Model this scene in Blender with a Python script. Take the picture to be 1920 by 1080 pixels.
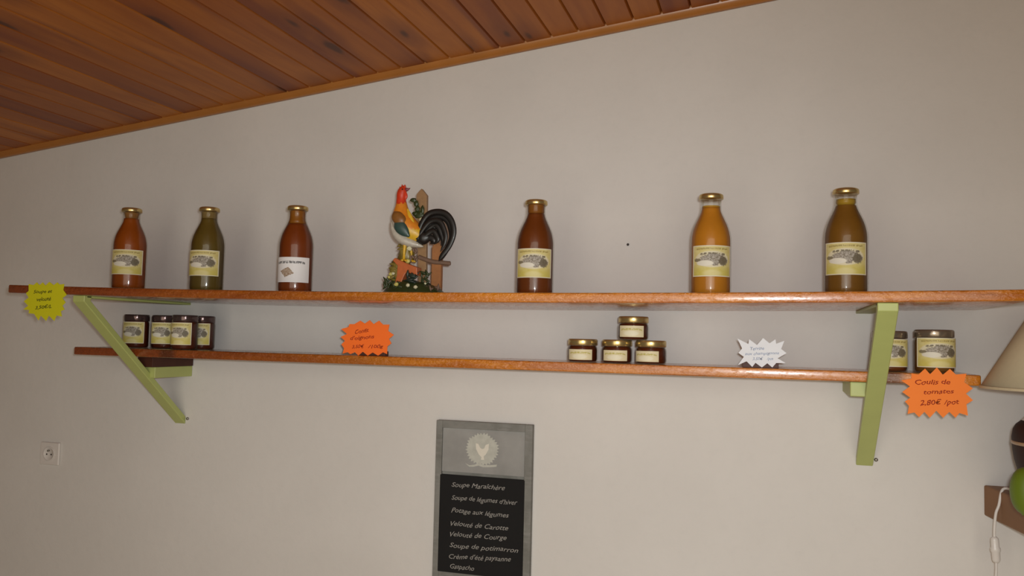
import bpy, bmesh, math, random
from mathutils import Vector, Matrix, noise

for o in list(bpy.data.objects):
    bpy.data.objects.remove(o, do_unlink=True)
scene = bpy.context.scene
COL = scene.collection
random.seed(7)

# ------------------------------------------------------------------ camera
Z0 = 1.75                       # height of the top face of the upper shelf
F, YAW, PITCH, ROLL = 1570.8, 0.2971, 0.0606, 0.0235
CAM = Vector((0.0, -2.2, Z0 - 0.1096))
fwd = Vector((-math.sin(YAW) * math.cos(PITCH), math.cos(YAW) * math.cos(PITCH), math.sin(PITCH)))
r0 = fwd.cross(Vector((0, 0, 1))).normalized()
u0 = r0.cross(fwd)
RIGHT = math.cos(ROLL) * r0 + math.sin(ROLL) * u0
UP = -math.sin(ROLL) * r0 + math.cos(ROLL) * u0
cd = bpy.data.cameras.new('camera')
cd.sensor_width = 36.0
cd.lens = F * 36.0 / 1920.0
cd.clip_start = 0.02
cam = bpy.data.objects.new('camera', cd)
M = Matrix((RIGHT, UP, -fwd)).transposed().to_4x4()
M.translation = CAM
cam.matrix_world = M
COL.objects.link(cam)
scene.camera = cam

# ------------------------------------------------------------------ light
scene.view_settings.view_transform = 'Standard'
scene.view_settings.look = 'None'
scene.view_settings.gamma = 1.0
scene.view_settings.exposure = 0.0
scene.view_settings.use_curve_mapping = False

world = bpy.data.worlds.new('world')
scene.world = world
world.use_nodes = True
bg = world.node_tree.nodes['Background']
bg.inputs['Color'].default_value = (1.0, 0.76, 0.52, 1)
bg.inputs['Strength'].default_value = 0.085

fl = bpy.data.lights.new('camera_flash', 'SPOT')      # the photographer's on-camera flash
fl.energy = 68
fl.color = (0.925, 0.975, 1.0)
fl.spot_size = math.radians(110)
fl.spot_blend = 1.0
fl.shadow_soft_size = 0.022
flo = bpy.data.objects.new('camera_flash', fl)
FM = M.copy()
FM.translation = CAM + RIGHT * 0.035 + UP * 0.035
flo.matrix_world = FM @ Matrix.Rotation(math.radians(4), 4, 'Y') @ Matrix.Rotation(math.radians(-20), 4, 'X')
COL.objects.link(flo)

wl = bpy.data.lights.new('rear_fill_light', 'AREA')   # unseen warm fill added behind the camera, sized to even out the wall
wl.shape = 'RECTANGLE'
wl.size, wl.size_y = 2.6, 2.2
wl.energy = 34
wl.color = (1.0, 0.91, 0.75)
wlo = bpy.data.objects.new('rear_fill_light', wl)
wlo.location = (-0.05, -3.2, 1.45)
wlo.rotation_euler = (math.radians(90), 0, 0)
COL.objects.link(wlo)


def at(px, py, y):
    """the point of the plane at depth y that the photograph shows at pixel (px, py)"""
    d = fwd + RIGHT * ((px - 960) / F) + UP * ((540 - py) / F)
    return CAM + d * ((y - CAM.y) / d.y)


# ------------------------------------------------------------------ materials
class NT:
    def __init__(s, name):
        s.m = bpy.data.materials.new(name)
        s.m.use_nodes = True
        s.t = s.m.node_tree
        s.b = s.t.nodes['Principled BSDF']

    def n(s, typ, **k):
        nd = s.t.nodes.new(typ)
        for a, v in k.items():
            setattr(nd, a, v)
        return nd

    def put(s, sock, v):
        if isinstance(v, bpy.types.NodeSocket):
            s.t.links.new(v, sock)
        elif v is not None:
            if isinstance(v, (tuple, list)) and len(v) == 3 and sock.type == 'RGBA':
                v = (*v, 1)
            sock.default_value = v

    def math(s, op, a, b=None, c=None, clamp=False):
        nd = s.n('ShaderNodeMath', operation=op, use_clamp=clamp)
        for i, v in enumerate((a, b, c)):
            s.put(nd.inputs[i], v)
        return nd.outputs[0]

    def mix(s, f, a, b):
        nd = s.n('ShaderNodeMix', data_type='RGBA')
        s.put(nd.inputs['Factor'], f)
        s.put(nd.inputs['A'], a)
        s.put(nd.inputs['B'], b)
        return nd.outputs['Result']

    def ramp(s, v, lo, hi):
        nd = s.n('ShaderNodeMapRange', interpolation_type='SMOOTHSTEP')
        s.put(nd.inputs['Value'], v)
        nd.inputs['From Min'].default_value = lo
        nd.inputs['From Max'].default_value = hi
        return nd.outputs['Result']

    def coord(s, out='Object', scale=(1, 1, 1)):
        tc = s.n('ShaderNodeTexCoord')
        mp = s.n('ShaderNodeMapping')
        mp.inputs['Scale'].default_value = scale
        s.t.links.new(tc.outputs[out], mp.inputs['Vector'])
        return mp.outputs['Vector']

    def noise(s, vec, scale, detail=3, rough=0.5, dist=0.0, col=False):
        nd = s.n('ShaderNodeTexNoise')
        s.put(nd.inputs['Vector'], vec)
        nd.inputs['Scale'].default_value = scale
        nd.inputs['Detail'].default_value = detail
        nd.inputs['Roughness'].default_value = rough
        nd.inputs['Distortion'].default_value = dist
        return nd.outputs['Color' if col else 'Fac']

    def bump(s, h, strength, dist):
        nd = s.n('ShaderNodeBump')
        nd.inputs['Strength'].default_value = strength
        nd.inputs['Distance'].default_value = dist
        s.put(nd.inputs['Height'], h)
        s.t.links.new(nd.outputs['Normal'], s.b.inputs['Normal'])

    def set(s, **k):
        for a, v in k.items():
            s.put(s.b.inputs[a.replace('_', ' ')], v)
        return s


def plain(name, col, rough=0.5, var=0.12, scale=60, metallic=0.0, coat=0.0, bump=0.0, bumpd=0.001):
    m = NT(name)
    v = m.coord()
    n = m.noise(v, scale, 4)
    c2 = tuple(max(0.0, c * (1 - var)) for c in col)
    c3 = tuple(min(1.0, c * (1 + var)) for c in col)
    m.set(Base_Color=m.mix(n, c2, c3), Roughness=rough, Metallic=metallic, Coat_Weight=coat)
    if bump:
        m.bump(n, bump, bumpd)
    return m.m


def mat_wall():
    m = NT('painted_plaster')
    v = m.coord()
    big = m.noise(v, 2.2, 4, 0.55)
    fine = m.noise(v, 42, 5, 0.6)
    c = m.mix(m.ramp(big, 0.3, 0.7), (0.69, 0.665, 0.63), (0.735, 0.71, 0.675))
    c = m.mix(m.math('MULTIPLY', m.ramp(fine, 0.45, 0.75), 0.10), c, (0.58, 0.56, 0.53))
    m.set(Base_Color=c, Roughness=0.93, Specular_IOR_Level=0.2)
    h = m.math('ADD', m.math('MULTIPLY', fine, 0.6), m.math('MULTIPLY', m.noise(v, 9, 3), 1.0))
    m.bump(h, 0.22, 0.006)
    return m.m


def mat_shelf(name='varnished_board', seed=0.0, coat=0.9):
    m = NT(name)
    g = m.noise(m.coord(scale=(1.0, 9.0, 9.0)), 5.0, 6, 0.6, 0.6)
    streak = m.noise(m.coord(scale=(1.5, 60, 60)), 5.0, 4, 0.6)
    sp = m.n('ShaderNodeSeparateXYZ')
    m.put(sp.inputs[0], m.coord())
    # board colour blends from dark red at left to yellower orange at right
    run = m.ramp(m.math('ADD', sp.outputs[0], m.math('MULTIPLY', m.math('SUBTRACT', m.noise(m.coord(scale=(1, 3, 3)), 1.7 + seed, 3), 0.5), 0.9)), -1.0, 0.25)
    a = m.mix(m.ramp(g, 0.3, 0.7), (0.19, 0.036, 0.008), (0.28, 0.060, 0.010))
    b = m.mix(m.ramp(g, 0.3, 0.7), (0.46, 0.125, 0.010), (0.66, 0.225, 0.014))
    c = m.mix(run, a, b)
    c = m.mix(m.math('MULTIPLY', m.ramp(streak, 0.55, 0.75), 0.45), c, (0.22, 0.05, 0.012))
    vo = m.n('ShaderNodeTexVoronoi', feature='F1', voronoi_dimensions='2D')
    m.put(vo.inputs['Vector'], m.coord(scale=(3.0, 16, 0)))
    vo.inputs['Scale'].default_value = 1.0
    c = m.mix(m.math('MULTIPLY', m.ramp(vo.outputs['Distance'], 0.12, 0.05), 0.85), c, (0.10, 0.025, 0.008))
    rough = m.math('ADD', 0.15, m.math('MULTIPLY', m.ramp(m.noise(m.coord(scale=(1, 2.5, 2.5)), 55, 3, 0.6), 0.35, 0.65), 0.26))
    m.set(Base_Color=c, Roughness=rough, Coat_Weight=coat, Coat_Roughness=m.math('MULTIPLY', rough, 0.75), Coat_IOR=1.55, Specular_IOR_Level=0.5)
    bm_ = m.noise(m.coord(scale=(1, 1.8, 1.8)), 60, 3, 0.6)
    m.bump(m.math('ADD', bm_, m.math('MULTIPLY', streak, 0.3)), 0.9, 0.007)
    return m.m


def mat_ceiling():
    m = NT('varnished_pine_planks')
    at_ = m.n('ShaderNodeAttribute', attribute_name='plank')
    pk = at_.outputs['Fac']
    off = m.n('ShaderNodeCombineXYZ')
    m.put(off.inputs[1], m.math('MULTIPLY', pk, 37.0))

    def shifted(scale):
        add = m.n('ShaderNodeVectorMath', operation='ADD')
        m.put(add.inputs[0], m.coord(scale=scale))
        m.put(add.inputs[1], off.outputs[0])
        return add.outputs[0]

    g = m.noise(shifted((9, 0.9, 0)), 2.4, 4, 0.5, 1.2)
    c = m.mix(m.ramp(g, 0.25, 0.75), (0.40, 0.120, 0.012), (0.54, 0.185, 0.020))
    c = m.mix(m.math('MULTIPLY', pk, 0.85), c, (0.27, 0.066, 0.013))
    # heartwood streaks
    st = m.noise(shifted((10, 0.8, 0)), 0.9, 2, 0.5, 0.4)
    c = m.mix(m.math('MULTIPLY', m.ramp(st, 0.55, 0.68), 0.75), c, (0.19, 0.042, 0.017))
    fine = m.noise(shifted((60, 1.2, 0)), 2.0, 3, 0.6)
    c = m.mix(m.math('MULTIPLY', m.ramp(fine, 0.5, 0.8), 0.22), c, (0.22, 0.055, 0.012))
    # knots, one every half metre or so of board
    vo = m.n('ShaderNodeTexVoronoi', feature='F1', voronoi_dimensions='2D')
    m.put(vo.inputs['Vector'], shifted((7.0, 2.0, 0)))
    vo.inputs['Scale'].default_value = 1.0
    kd = m.math('ADD', vo.outputs['Distance'], m.math('MULTIPLY', m.math('SUBTRACT', m.noise(shifted((30, 12, 0)), 1, 2), 0.5), 0.10))
    csp = m.n('ShaderNodeSeparateColor')
    m.put(csp.inputs[0], vo.outputs['Color'])
    kd = m.math('ADD', kd, m.math('ADD', m.math('MULTIPLY', m.math('GREATER_THAN', csp.outputs[0], 0.66), 1.0), m.math('MULTIPLY', csp.outputs[1], 0.06)))
    c = m.mix(m.math('MULTIPLY', m.ramp(kd, 0.42, 0.12), 0.55), c, (0.17, 0.040, 0.014))
    c = m.mix(m.math('MULTIPLY', m.ramp(kd, 0.135, 0.06), 0.75), c, (0.050, 0.013, 0.007))
    m.set(Base_Color=c, Roughness=0.42, Specular_IOR_Level=0.30)
    m.bump(g, 0.10, 0.003)
    return m.m


def mat_glass():
    m = NT('clear_bottle_glass')
    t = m.t
    tr = m.n('ShaderNodeBsdfTransparent')
    tr.inputs['Color'].default_value = (0.965, 0.97, 0.955, 1)
    gl = m.n('ShaderNodeBsdfGlossy')
    gl.inputs['Roughness'].default_value = 0.035
    fr = m.n('ShaderNodeLayerWeight')
    fr.inputs['Blend'].default_value = 0.22
    f = m.math('ADD', m.math('MULTIPLY', fr.outputs['Fresnel'], 0.40), 0.03, clamp=True)
    mx = m.n('ShaderNodeMixShader')
    m.put(mx.inputs[0], f)
    t.links.new(tr.outputs[0], mx.inputs[1])
    t.links.new(gl.outputs[0], mx.inputs[2])
    t.links.new(mx.outputs[0], t.nodes['Material Output'].inputs['Surface'])
    t.nodes.remove(m.b)
    return m.m


def mat_liquid(name, col, top=None):
    m = NT(name)
    v = m.coord()
    n = m.noise(v, 26, 4, 0.6)
    c = m.mix(n, tuple(c * 0.82 for c in col), tuple(min(1, c * 1.15) for c in col))
    m.set(Base_Color=c, Roughness=0.35, Specular_IOR_Level=0.3)
    return m.m


def ell(m, u, v, cu, cv, ru, rv):
    a = m.math('DIVIDE', m.math('SUBTRACT', u, cu), ru)
    b = m.math('DIVIDE', m.math('SUBTRACT', v, cv), rv)
    return m.math('SQRT', m.math('ADD', m.math('MULTIPLY', a, a), m.math('MULTIPLY', b, b)))


def uvs(m):
    uv = m.n('ShaderNodeUVMap')
    sp = m.n('ShaderNodeSeparateXYZ')
    m.t.links.new(uv.outputs[0], sp.inputs[0])
    return uv.outputs[0], sp.outputs[0], sp.outputs[1]


def arc_text(m, uv, u, v, c, v0, sag, th, dens, col, lo=0.12, hi=0.88):
    """a printed line too small to read: a row of short dark strokes along an arc"""
    d = m.math('SUBTRACT', u, 0.5)
    vv = m.math('SUBTRACT', v, m.math('SUBTRACT', v0, m.math('MULTIPLY', m.math('MULTIPLY', d, d), sag)))
    band = m.ramp(m.math('ABSOLUTE', vv), th, th * 0.6)
    rng = m.math('MULTIPLY', m.math('GREATER_THAN', u, lo), m.math('LESS_THAN', u, hi))
    mp = m.n('ShaderNodeMapping')
    mp.inputs['Scale'].default_value = (dens, 9, 1)
    m.put(mp.inputs['Vector'], uv)
    st = m.ramp(m.noise(mp.outputs[0], 1.0, 3, 0.7), 0.40, 0.52)
    return m.mix(m.math('MULTIPLY', m.math('MULTIPLY', band, rng), m.math('MULTIPLY', st, 0.85)), c, col)


def mat_label_yellow():
    m = NT('yellow_picture_label')
    uv, u, v = uvs(m)
    nz = m.noise(uv, 7, 4, 0.6)
    nz2 = m.noise(uv, 22, 4, 0.6)
    c = m.mix(m.ramp(nz, 0.35, 0.65), (0.66, 0.55, 0.20), (0.70, 0.62, 0.28))
    c = m.mix(m.math('MULTIPLY', m.ramp(v, 0.45, 0.12), 0.7), c, (0.62, 0.53, 0.075))
    c = m.mix(m.math('MULTIPLY', m.ramp(ell(m, u, v, 0.5, 0.10, 0.28, 0.16), 1.0, 0.5), 0.7), c, (0.76, 0.68, 0.34))
    halo = ell(m, u, v, 0.5, 0.56, 0.42, 0.27)
    c = m.mix(m.math('MULTIPLY', m.ramp(halo, 1.05, 0.9), 0.85), c, (0.74, 0.68, 0.50))
    wob = m.math('ADD', ell(m, u, v, 0.52, 0.55, 0.36, 0.20), m.math('MULTIPLY', m.math('SUBTRACT', nz, 0.5), 1.1))
    pic = m.ramp(wob, 1.0, 0.85)
    pc = m.mix(m.ramp(nz2, 0.35, 0.62), (0.20, 0.165, 0.115), (0.44, 0.40, 0.34))
    c = m.mix(pic, c, pc)
    white = m.math('ADD', ell(m, u, v, 0.33, 0.43, 0.22, 0.10), m.math('MULTIPLY', m.math('SUBTRACT', nz2, 0.5), 0.5))
    c = m.mix(m.ramp(white, 1.0, 0.8), c, (0.76, 0.72, 0.60))
    dark = m.math('ADD', ell(m, u, v, 0.76, 0.50, 0.13, 0.17), m.math('MULTIPLY', m.math('SUBTRACT', nz2, 0.5), 0.9))
    c = m.mix(m.math('MULTIPLY', m.ramp(dark, 1.0, 0.75), 0.85), c, (0.13, 0.105, 0.06))
    blob = m.math('ADD', ell(m, u, v, 0.14, 0.53, 0.10, 0.065), m.math('MULTIPLY', m.math('SUBTRACT', nz2, 0.5), 0.9))
    c = m.mix(m.math('MULTIPLY', m.ramp(blob, 1.0, 0.7), 0.85), c, (0.16, 0.13, 0.07))
    c = arc_text(m, uv, u, v, c, 0.90, 0.10, 0.035, 26, (0.36, 0.28, 0.08))
    c = arc_text(m, uv, u, v, c, 0.745, 0.35, 0.04, 22, (0.11, 0.085, 0.05), 0.22, 0.80)
    edge = m.math('MAXIMUM', m.math('ABSOLUTE', m.math('SUBTRACT', u, 0.5)), m.math('ABSOLUTE', m.math('SUBTRACT', v, 0.5)))
    c = m.mix(m.ramp(edge, 0.462, 0.475), c, (0.78, 0.72, 0.52))
    m.set(Base_Color=c, Roughness=0.6)
    return m.m


def mat_label_white():
    m = NT('white_picture_label')
    uv, u, v = uvs(m)
    nz2 = m.noise(uv, 20, 4, 0.6)
    c = m.mix(nz2, (0.80, 0.79, 0.78), (0.86, 0.85, 0.84))
    # tilted brown block picture
    a = m.math('ADD', m.math('MULTIPLY', m.math('SUBTRACT', u, 0.37), 0.85), m.math('MULTIPLY', m.math('SUBTRACT', v, 0.40), 0.53))
    b = m.math('SUBTRACT', m.math('MULTIPLY', m.math('SUBTRACT', v, 0.40), 0.85), m.math('MULTIPLY', m.math('SUBTRACT', u, 0.37), 0.53))
    box = m.math('MAXIMUM', m.math('ABSOLUTE', a), m.math('ABSOLUTE', b))
    box = m.math('ADD', box, m.math('MULTIPLY', m.math('SUBTRACT', nz2, 0.5), 0.08))
    pc = m.mix(m.ramp(nz2, 0.4, 0.6), (0.30, 0.20, 0.12), (0.52, 0.42, 0.33))
    c = m.mix(m.ramp(box, 0.155, 0.14), c, pc)
    c = arc_text(m, uv, u, v, c, 0.80, 0.15, 0.06, 20, (0.03, 0.03, 0.035), 0.03, 0.86)
    m.set(Base_Color=c, Roughness=0.6)
    return m.m


def mat_label_cream():
    m = NT('cream_jar_label')
    uv, u, v = uvs(m)
    nz = m.noise(uv, 6, 3, 0.6)
    c = m.mix(nz, (0.70, 0.60, 0.36), (0.78, 0.70, 0.46))
    c = m.mix(m.math('MULTIPLY', m.ramp(ell(m, u, v, 0.5, 0.32, 0.34, 0.26), 1.0, 0.7), 0.7), c, (0.82, 0.78, 0.60))
    c = arc_text(m, uv, u, v, c, 0.70, 0.35, 0.10, 16, (0.46, 0.40, 0.06), 0.08, 0.92)
    m.set(Base_Color=c, Roughness=0.6)
    return m.m


def mat_greywash():
    m = NT('grey_washed_wood')
    v = m.coord(scale=(1.5, 1.5, 1.5))
    g = m.noise(v, 9, 5, 0.6, 0.5)
    s = m.noise(m.coord(scale=(3, 3, 22)), 5, 4, 0.6, 0.4)
    c = m.mix(m.ramp(g, 0.3, 0.7), (0.16, 0.158, 0.14), (0.235, 0.232, 0.212))
    c = m.mix(m.math('MULTIPLY', m.ramp(s, 0.5, 0.75), 0.5), c, (0.30, 0.29, 0.275))
    m.set(Base_Color=c, Roughness=0.7)
    m.bump(s, 0.2, 0.002)
    return m.m


MW = mat_wall()
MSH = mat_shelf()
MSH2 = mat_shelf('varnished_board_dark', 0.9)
MCE = mat_ceiling()
MTRIM = plain('varnished_pine_moulding', (0.42, 0.165, 0.036), 0.28, 0.16, 14)
MGL = mat_glass()
MLY, MLW, MLC = mat_label_yellow(), mat_label_white(), mat_label_cream()
MGW = mat_greywash()
MGREEN = plain('pale_green_paint', (0.45, 0.50, 0.165), 0.45, 0.10, 18, bump=0.15)
MGOLD = plain('gold_lid_metal', (0.62, 0.47, 0.20), 0.26, 0.08, 40, metallic=0.85)
MDLID = plain('dark_lid_metal', (0.12, 0.078, 0.075), 0.15, 0.1, 40, metallic=0.65)
MSLID = plain('dull_silver_lid_metal', (0.30, 0.24, 0.18), 0.2, 0.1, 40, metallic=0.7)
MDARKW = plain('dark_stained_wood', (0.060, 0.015, 0.006), 0.6, 0.3, 30)
MORANGE = plain('fluorescent_orange_card', (1.0, 0.17, 0.012), 0.7, 0.03, 30)
MORANGE2 = plain('fluorescent_orange_card_light', (1.0, 0.235, 0.022), 0.7, 0.03, 30)
MYEL = plain('fluorescent_yellow_card', (0.66, 0.64, 0.005), 0.7, 0.03, 30)
MWHITE = plain('white_card', (0.80, 0.82, 0.86), 0.7, 0.03, 30)
MINKR = plain('red_brown_marker_ink', (0.36, 0.030, 0.004), 0.7, 0.1, 30)
MINKG = plain('olive_marker_ink', (0.10, 0.10, 0.002), 0.7, 0.1, 30)
MINKB = plain('pale_blue_marker_ink', (0.38, 0.44, 0.58), 0.7, 0.1, 30)
MBLACK = plain('blackboard_slate', (0.008, 0.0075, 0.0075), 0.95, 0.3, 12)
MCHALK = plain('white_chalk', (0.33, 0.315, 0.29), 0.9, 0.35, 300)
MEMB = plain('pale_stencil_paint', (0.50, 0.50, 0.44), 0.8, 0.2, 60)
MEMB2 = plain('cream_stencil_paint', (0.74, 0.70, 0.60), 0.8, 0.06, 60)
MPLAST = plain('white_plastic', (0.74, 0.70, 0.66), 0.35, 0.03, 20)
MHOLE = plain('dark_socket_hole', (0.04, 0.035, 0.03), 0.6, 0.1, 20)
MSTEEL = plain('dull_steel', (0.35, 0.33, 0.30), 0.35, 0.1, 50, metallic=0.9)


# ------------------------------------------------------------------ mesh helpers
def link(name, me, mat, parent=None, smooth=False):
    o = bpy.data.objects.new(name, me)
    COL.objects.link(o)
    if mat and not me.materials:
        me.materials.append(mat)
    if smooth:
        for p in me.polygons:
            p.use_smooth = True
    if parent:
        o.parent = parent
    return o


def mesh(name, verts, faces):
    me = bpy.data.meshes.new(name)
    me.from_pydata([tuple(v) for v in verts], [], faces)
    me.update()
    return me


def bevel(o, w, seg=3, ang=35):
    b = o.modifiers.new('bevel', 'BEVEL')
    b.width = w
    b.segments = seg
    b.limit_method = 'ANGLE'
    b.angle_limit = math.radians(ang)
    return o


def box_vf(x0, x1, y0, y1, z0, z1):
    v = [(x, y, z) for x in (x0, x1) for y in (y0, y1) for z in (z0, z1)]
    f = [(0, 1, 3, 2), (4, 6, 7, 5), (0, 4, 5, 1), (2, 3, 7, 6), (0, 2, 6, 4), (1, 5, 7, 3)]
    return v, f


def box(name, b, mat, parent=None, bev=0.002):
    o = link(name, mesh(name, *box_vf(*b)), mat, parent)
    if bev:
        bevel(o, bev)
    return o


def lathe_me(name, prof, n=40):
    """prof: (r, z) from bottom to top"""
    v, f = [], []
    for r, z in prof:
        for k in range(n):
            a = 2 * math.pi * k / n
            v.append((r * math.cos(a), r * math.sin(a), z))
    for i in range(len(prof) - 1):
        for k in range(n):
            a, b = i * n + k, i * n + (k + 1) % n
            f.append((a, b, b + n, a + n))
    f.append(tuple(range(n - 1, -1, -1)))
    f.append(tuple(range((len(prof) - 1) * n, len(prof) * n)))
    return mesh(name, v, f)


def patch_me(name, r, z0, z1, half, n=24, m=6, tilt=0.0):
    """a curved label on a cylinder of radius r, centred on -y"""
    v, f, uv = [], [], []
    th = 0.0005
    for j in range(m + 1):
        for i in range(n + 1):
            a = -math.pi / 2 - half + 2 * half * i / n
            z = z0 + (z1 - z0) * j / m + tilt * (i / n - 0.5)
            v.append((r * math.cos(a), r * math.sin(a), z))
            uv.append((i / n, j / m))
    N = (n + 1) * (m + 1)
    for j in range(m):
        for i in range(n):
            a = j * (n + 1) + i
            f.append((a, a + 1, a + n + 2, a + n + 1))
    me = mesh(name, v, f)
    ul = me.uv_layers.new(name='UVMap')
    for lp in me.loops:
        ul.data[lp.index].uv = uv[lp.vertex_index]
    return me


def tube_me(name, pts, rad, n=12, flat=1.0, flat_axis=None, cap=True):
    """loft along pts; flat squashes sections along flat_axis"""
    pts = [Vector(p) for p in pts]
    v, f = [], []
    ref = Vector((0, 1, 0)) if flat_axis is None else Vector(flat_axis)
    for i, p in enumerate(pts):
        t = (pts[min(i + 1, len(pts) - 1)] - pts[max(i - 1, 0)]).normalized()
        b = ref - t * ref.dot(t)
        if b.length < 1e-4:
            b = Vector((1, 0, 0)) - t * t.x
        b.normalize()
        s = t.cross(b)
        r = rad[i] if isinstance(rad, (list, tuple)) else rad
        for k in range(n):
            a = 2 * math.pi * k / n
            v.append(p + s * (r * math.cos(a)) + b * (r * flat * math.sin(a)))
    for i in range(len(pts) - 1):
        for k in range(n):
            a, b = i * n + k, i * n + (k + 1) % n
            f.append((a, b, b + n, a + n))
    if cap:
        f.append(tuple(range(n - 1, -1, -1)))
        f.append(tuple(range((len(pts) - 1) * n, len(pts) * n)))
    return mesh(name, v, f)


def smooth_path(pts, sub=6):
    """Catmull-Rom through tuples of any length"""
    out = []
    P = [Vector(p) if len(p) <= 4 else p for p in pts]
    for i in range(len(P) - 1):
        a, b, c, d = P[max(i - 1, 0)], P[i], P[i + 1], P[min(i + 2, len(P) - 1)]
        for s in range(sub):
            t = s / sub
            out.append(0.5 * ((2 * b) + (c - a) * t + (2 * a - 5 * b + 4 * c - d) * t * t + (3 * b - a - 3 * c + d) * t ** 3))
    out.append(P[-1])
    return out


def prism_me(name, pts, y0, y1):
    """outline of (x, z) points given depth from y0 (front) to y1 (back)"""
    n = len(pts)
    bm = bmesh.new()
    a = [bm.verts.new((x, y0, z)) for x, z in pts]
    b = [bm.verts.new((x, y1, z)) for x, z in pts]
    f1 = bm.faces.new(a)
    f2 = bm.faces.new(list(reversed(b)))
    f1.normal_update()
    f2.normal_update()
    for i in range(n):
        j = (i + 1) % n
        bm.faces.new((a[j], a[i], b[i], b[j]))
    bmesh.ops.triangulate(bm, faces=[f1, f2])
    bmesh.ops.recalc_face_normals(bm, faces=bm.faces)
    me = bpy.data.meshes.new(name)
    bm.to_mesh(me)
    bm.free()
    return me


def thing(name, label, cat, loc, rz=0.0, group=None):
    o = bpy.data.objects.new(name, None)
    COL.objects.link(o)
    o.location = loc
    o.rotation_euler = (0, 0, rz)
    o.empty_display_size = 0.03
    return tag(o, label, cat, group)


def tag(o, label, cat, group=None):
    o['label'] = label
    o['category'] = cat
    if group:
        o['group'] = group
    return o


def struct(name, me, mat, smooth=False):
    o = link(name, me, mat, None, smooth)
    o['kind'] = 'structure'
    return o


def text_me(name, s, p0, p1, y, height=None, shear=0.3, depth=0.0004, wob=0.0, bold=0.0):
    """hand lettering running from p0 to p1 (x, z) on the plane y"""
    cu = bpy.data.curves.new(name, 'FONT')
    cu.body = s
    cu.size = 1.0
    cu.extrude = 0.0
    cu.offset = bold
    cu.shear = shear
    cu.resolution_u = 3
    tmp = bpy.data.objects.new(name, cu)
    COL.objects.link(tmp)
    bpy.context.view_layer.update()
    dg = bpy.context.evaluated_depsgraph_get()
    me = bpy.data.meshes.new_from_object(tmp.evaluated_get(dg))
    bpy.data.objects.remove(tmp, do_unlink=True)
    bpy.data.curves.remove(cu)
    xs = [v.co.x for v in me.vertices]
    x0, x1 = min(xs), max(xs)
    d = Vector((p1[0] - p0[0], p1[1] - p0[1]))
    L = d.length
    d.normalize()
    nrm = Vector((-d.y, d.x))
    k = L / (x1 - x0)
    kz = height / 0.70 if height else k
    ph = random.random() * 6
    for v in me.vertices:
        a = (v.co.x - x0) * k
        b = v.co.y * kz + wob * math.sin(a / L * 17 + ph) + wob * 0.6 * math.sin(a / L * 41 + ph)
        q = Vector(p0) + d * a + nrm * b
        v.co = (q.x, y, q.y)
    me.name = name
    bm = bmesh.new()
    bm.from_mesh(me)
    r = bmesh.ops.extrude_face_region(bm, geom=bm.faces[:])
    for e in r['geom']:
        if isinstance(e, bmesh.types.BMVert):
            e.co.y -= depth
    bmesh.ops.recalc_face_normals(bm, faces=bm.faces)
    bm.to_mesh(me)
    bm.free()
    me.materials.clear()
    return me


def off(me, loc):
    """shift a mesh built in world coordinates into its thing's own frame"""
    me.transform(Matrix.Translation(-Vector(loc)))
    return me


# ------------------------------------------------------------------ the room
cl = at(0, 298, 0)
cr = at(1450, 2, 0)
CS = (cr.z - cl.z) / (cr.x - cl.x)                # slope of the sloping ceiling


def ceil_z(x):
    return cl.z + CS * (x - cl.x)


X0, X1, YF = -3.4, 1.9, -4.4
v = [(X0, 0, 0), (X1, 0, 0), (X1, 0, ceil_z(X1) + .05), (X0, 0, ceil_z(X0) + .05)]
v += [(x, 0.12, z) for x, _, z in v]
struct('wall_back', mesh('wall_back', v, [(0, 1, 2, 3), (5, 4, 7, 6), (0, 4, 5, 1), (3, 2, 6, 7), (0, 3, 7, 4), (1, 5, 6, 2)]), MW)

MFLOOR = plain('warm_tile_floor', (0.60, 0.48, 0.34), 0.5, 0.2, 6)
struct('floor', mesh('floor', *box_vf(X0, X1, YF, 0.12, -0.06, 0.0)), MFLOOR)

# tongue-and-groove boards: each board has a flat face and a V groove at its seam
TRH = 0.030
PW = 0.0745
v, f, pid = [], [], []
x = X0
k = 0
prof = []
while x < X1:
    prof += [(x, 0.009, k), (x + 0.0035, 0.0, k), (x + PW - 0.0035, 0.0, k)]
    x += PW
    k += 1
prof.append((x, 0.009, k))
NY = 2
rnd = [random.random() for _ in range(k + 2)]
for (px_, dz, kk) in prof:
    for y in (0.0, YF):
        v.append((px_, y, ceil_z(px_) + TRH * 0.55 + dz))
npf = len(prof)
for i in range(npf - 1):
    f.append((2 * i, 2 * i + 1, 2 * i + 3, 2 * i + 2))
    pid.append(rnd[prof[i][2]])
b0 = len(v)
for xx, y in ((X0, 0.0), (x, 0.0), (x, YF), (X0, YF)):
    v.append((xx, y, ceil_z(xx) + 0.08))
f.append((b0, b0 + 1, b0 + 2, b0 + 3))
pid.append(0)
me = mesh('ceiling', v, f)
atr = me.attributes.new('plank', 'FLOAT', 'FACE')
for i, q in enumerate(pid):
    atr.data[i].value = q
struct('ceiling', me, MCE)

# quarter-round moulding in the angle of wall and ceiling
prof = [(0.0, 0.0), (-0.009, 0.0), (-0.014, 0.003), (-0.020, 0.010), (-0.024, 0.018), (-0.026, TRH + 0.004), (0.0, TRH + 0.004)]
v, f = [], []
n = len(prof)
NS = 40
for i in range(NS + 1):
    xx = X0 + (X1 - X0) * i / NS
    for y, z in prof:
        v.append((xx, y, ceil_z(xx) + z))
for i in range(NS):
    for k in range(n):
        a, b = i * n + k, i * n + (k + 1) % n
        f.append((a, b, b + n, a + n))
f += [tuple(range(n)), tuple(range(NS * n + n - 1, NS * n - 1, -1))]
struct('trim_1', mesh('trim_1', v, f), MTRIM, smooth=True)

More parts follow.
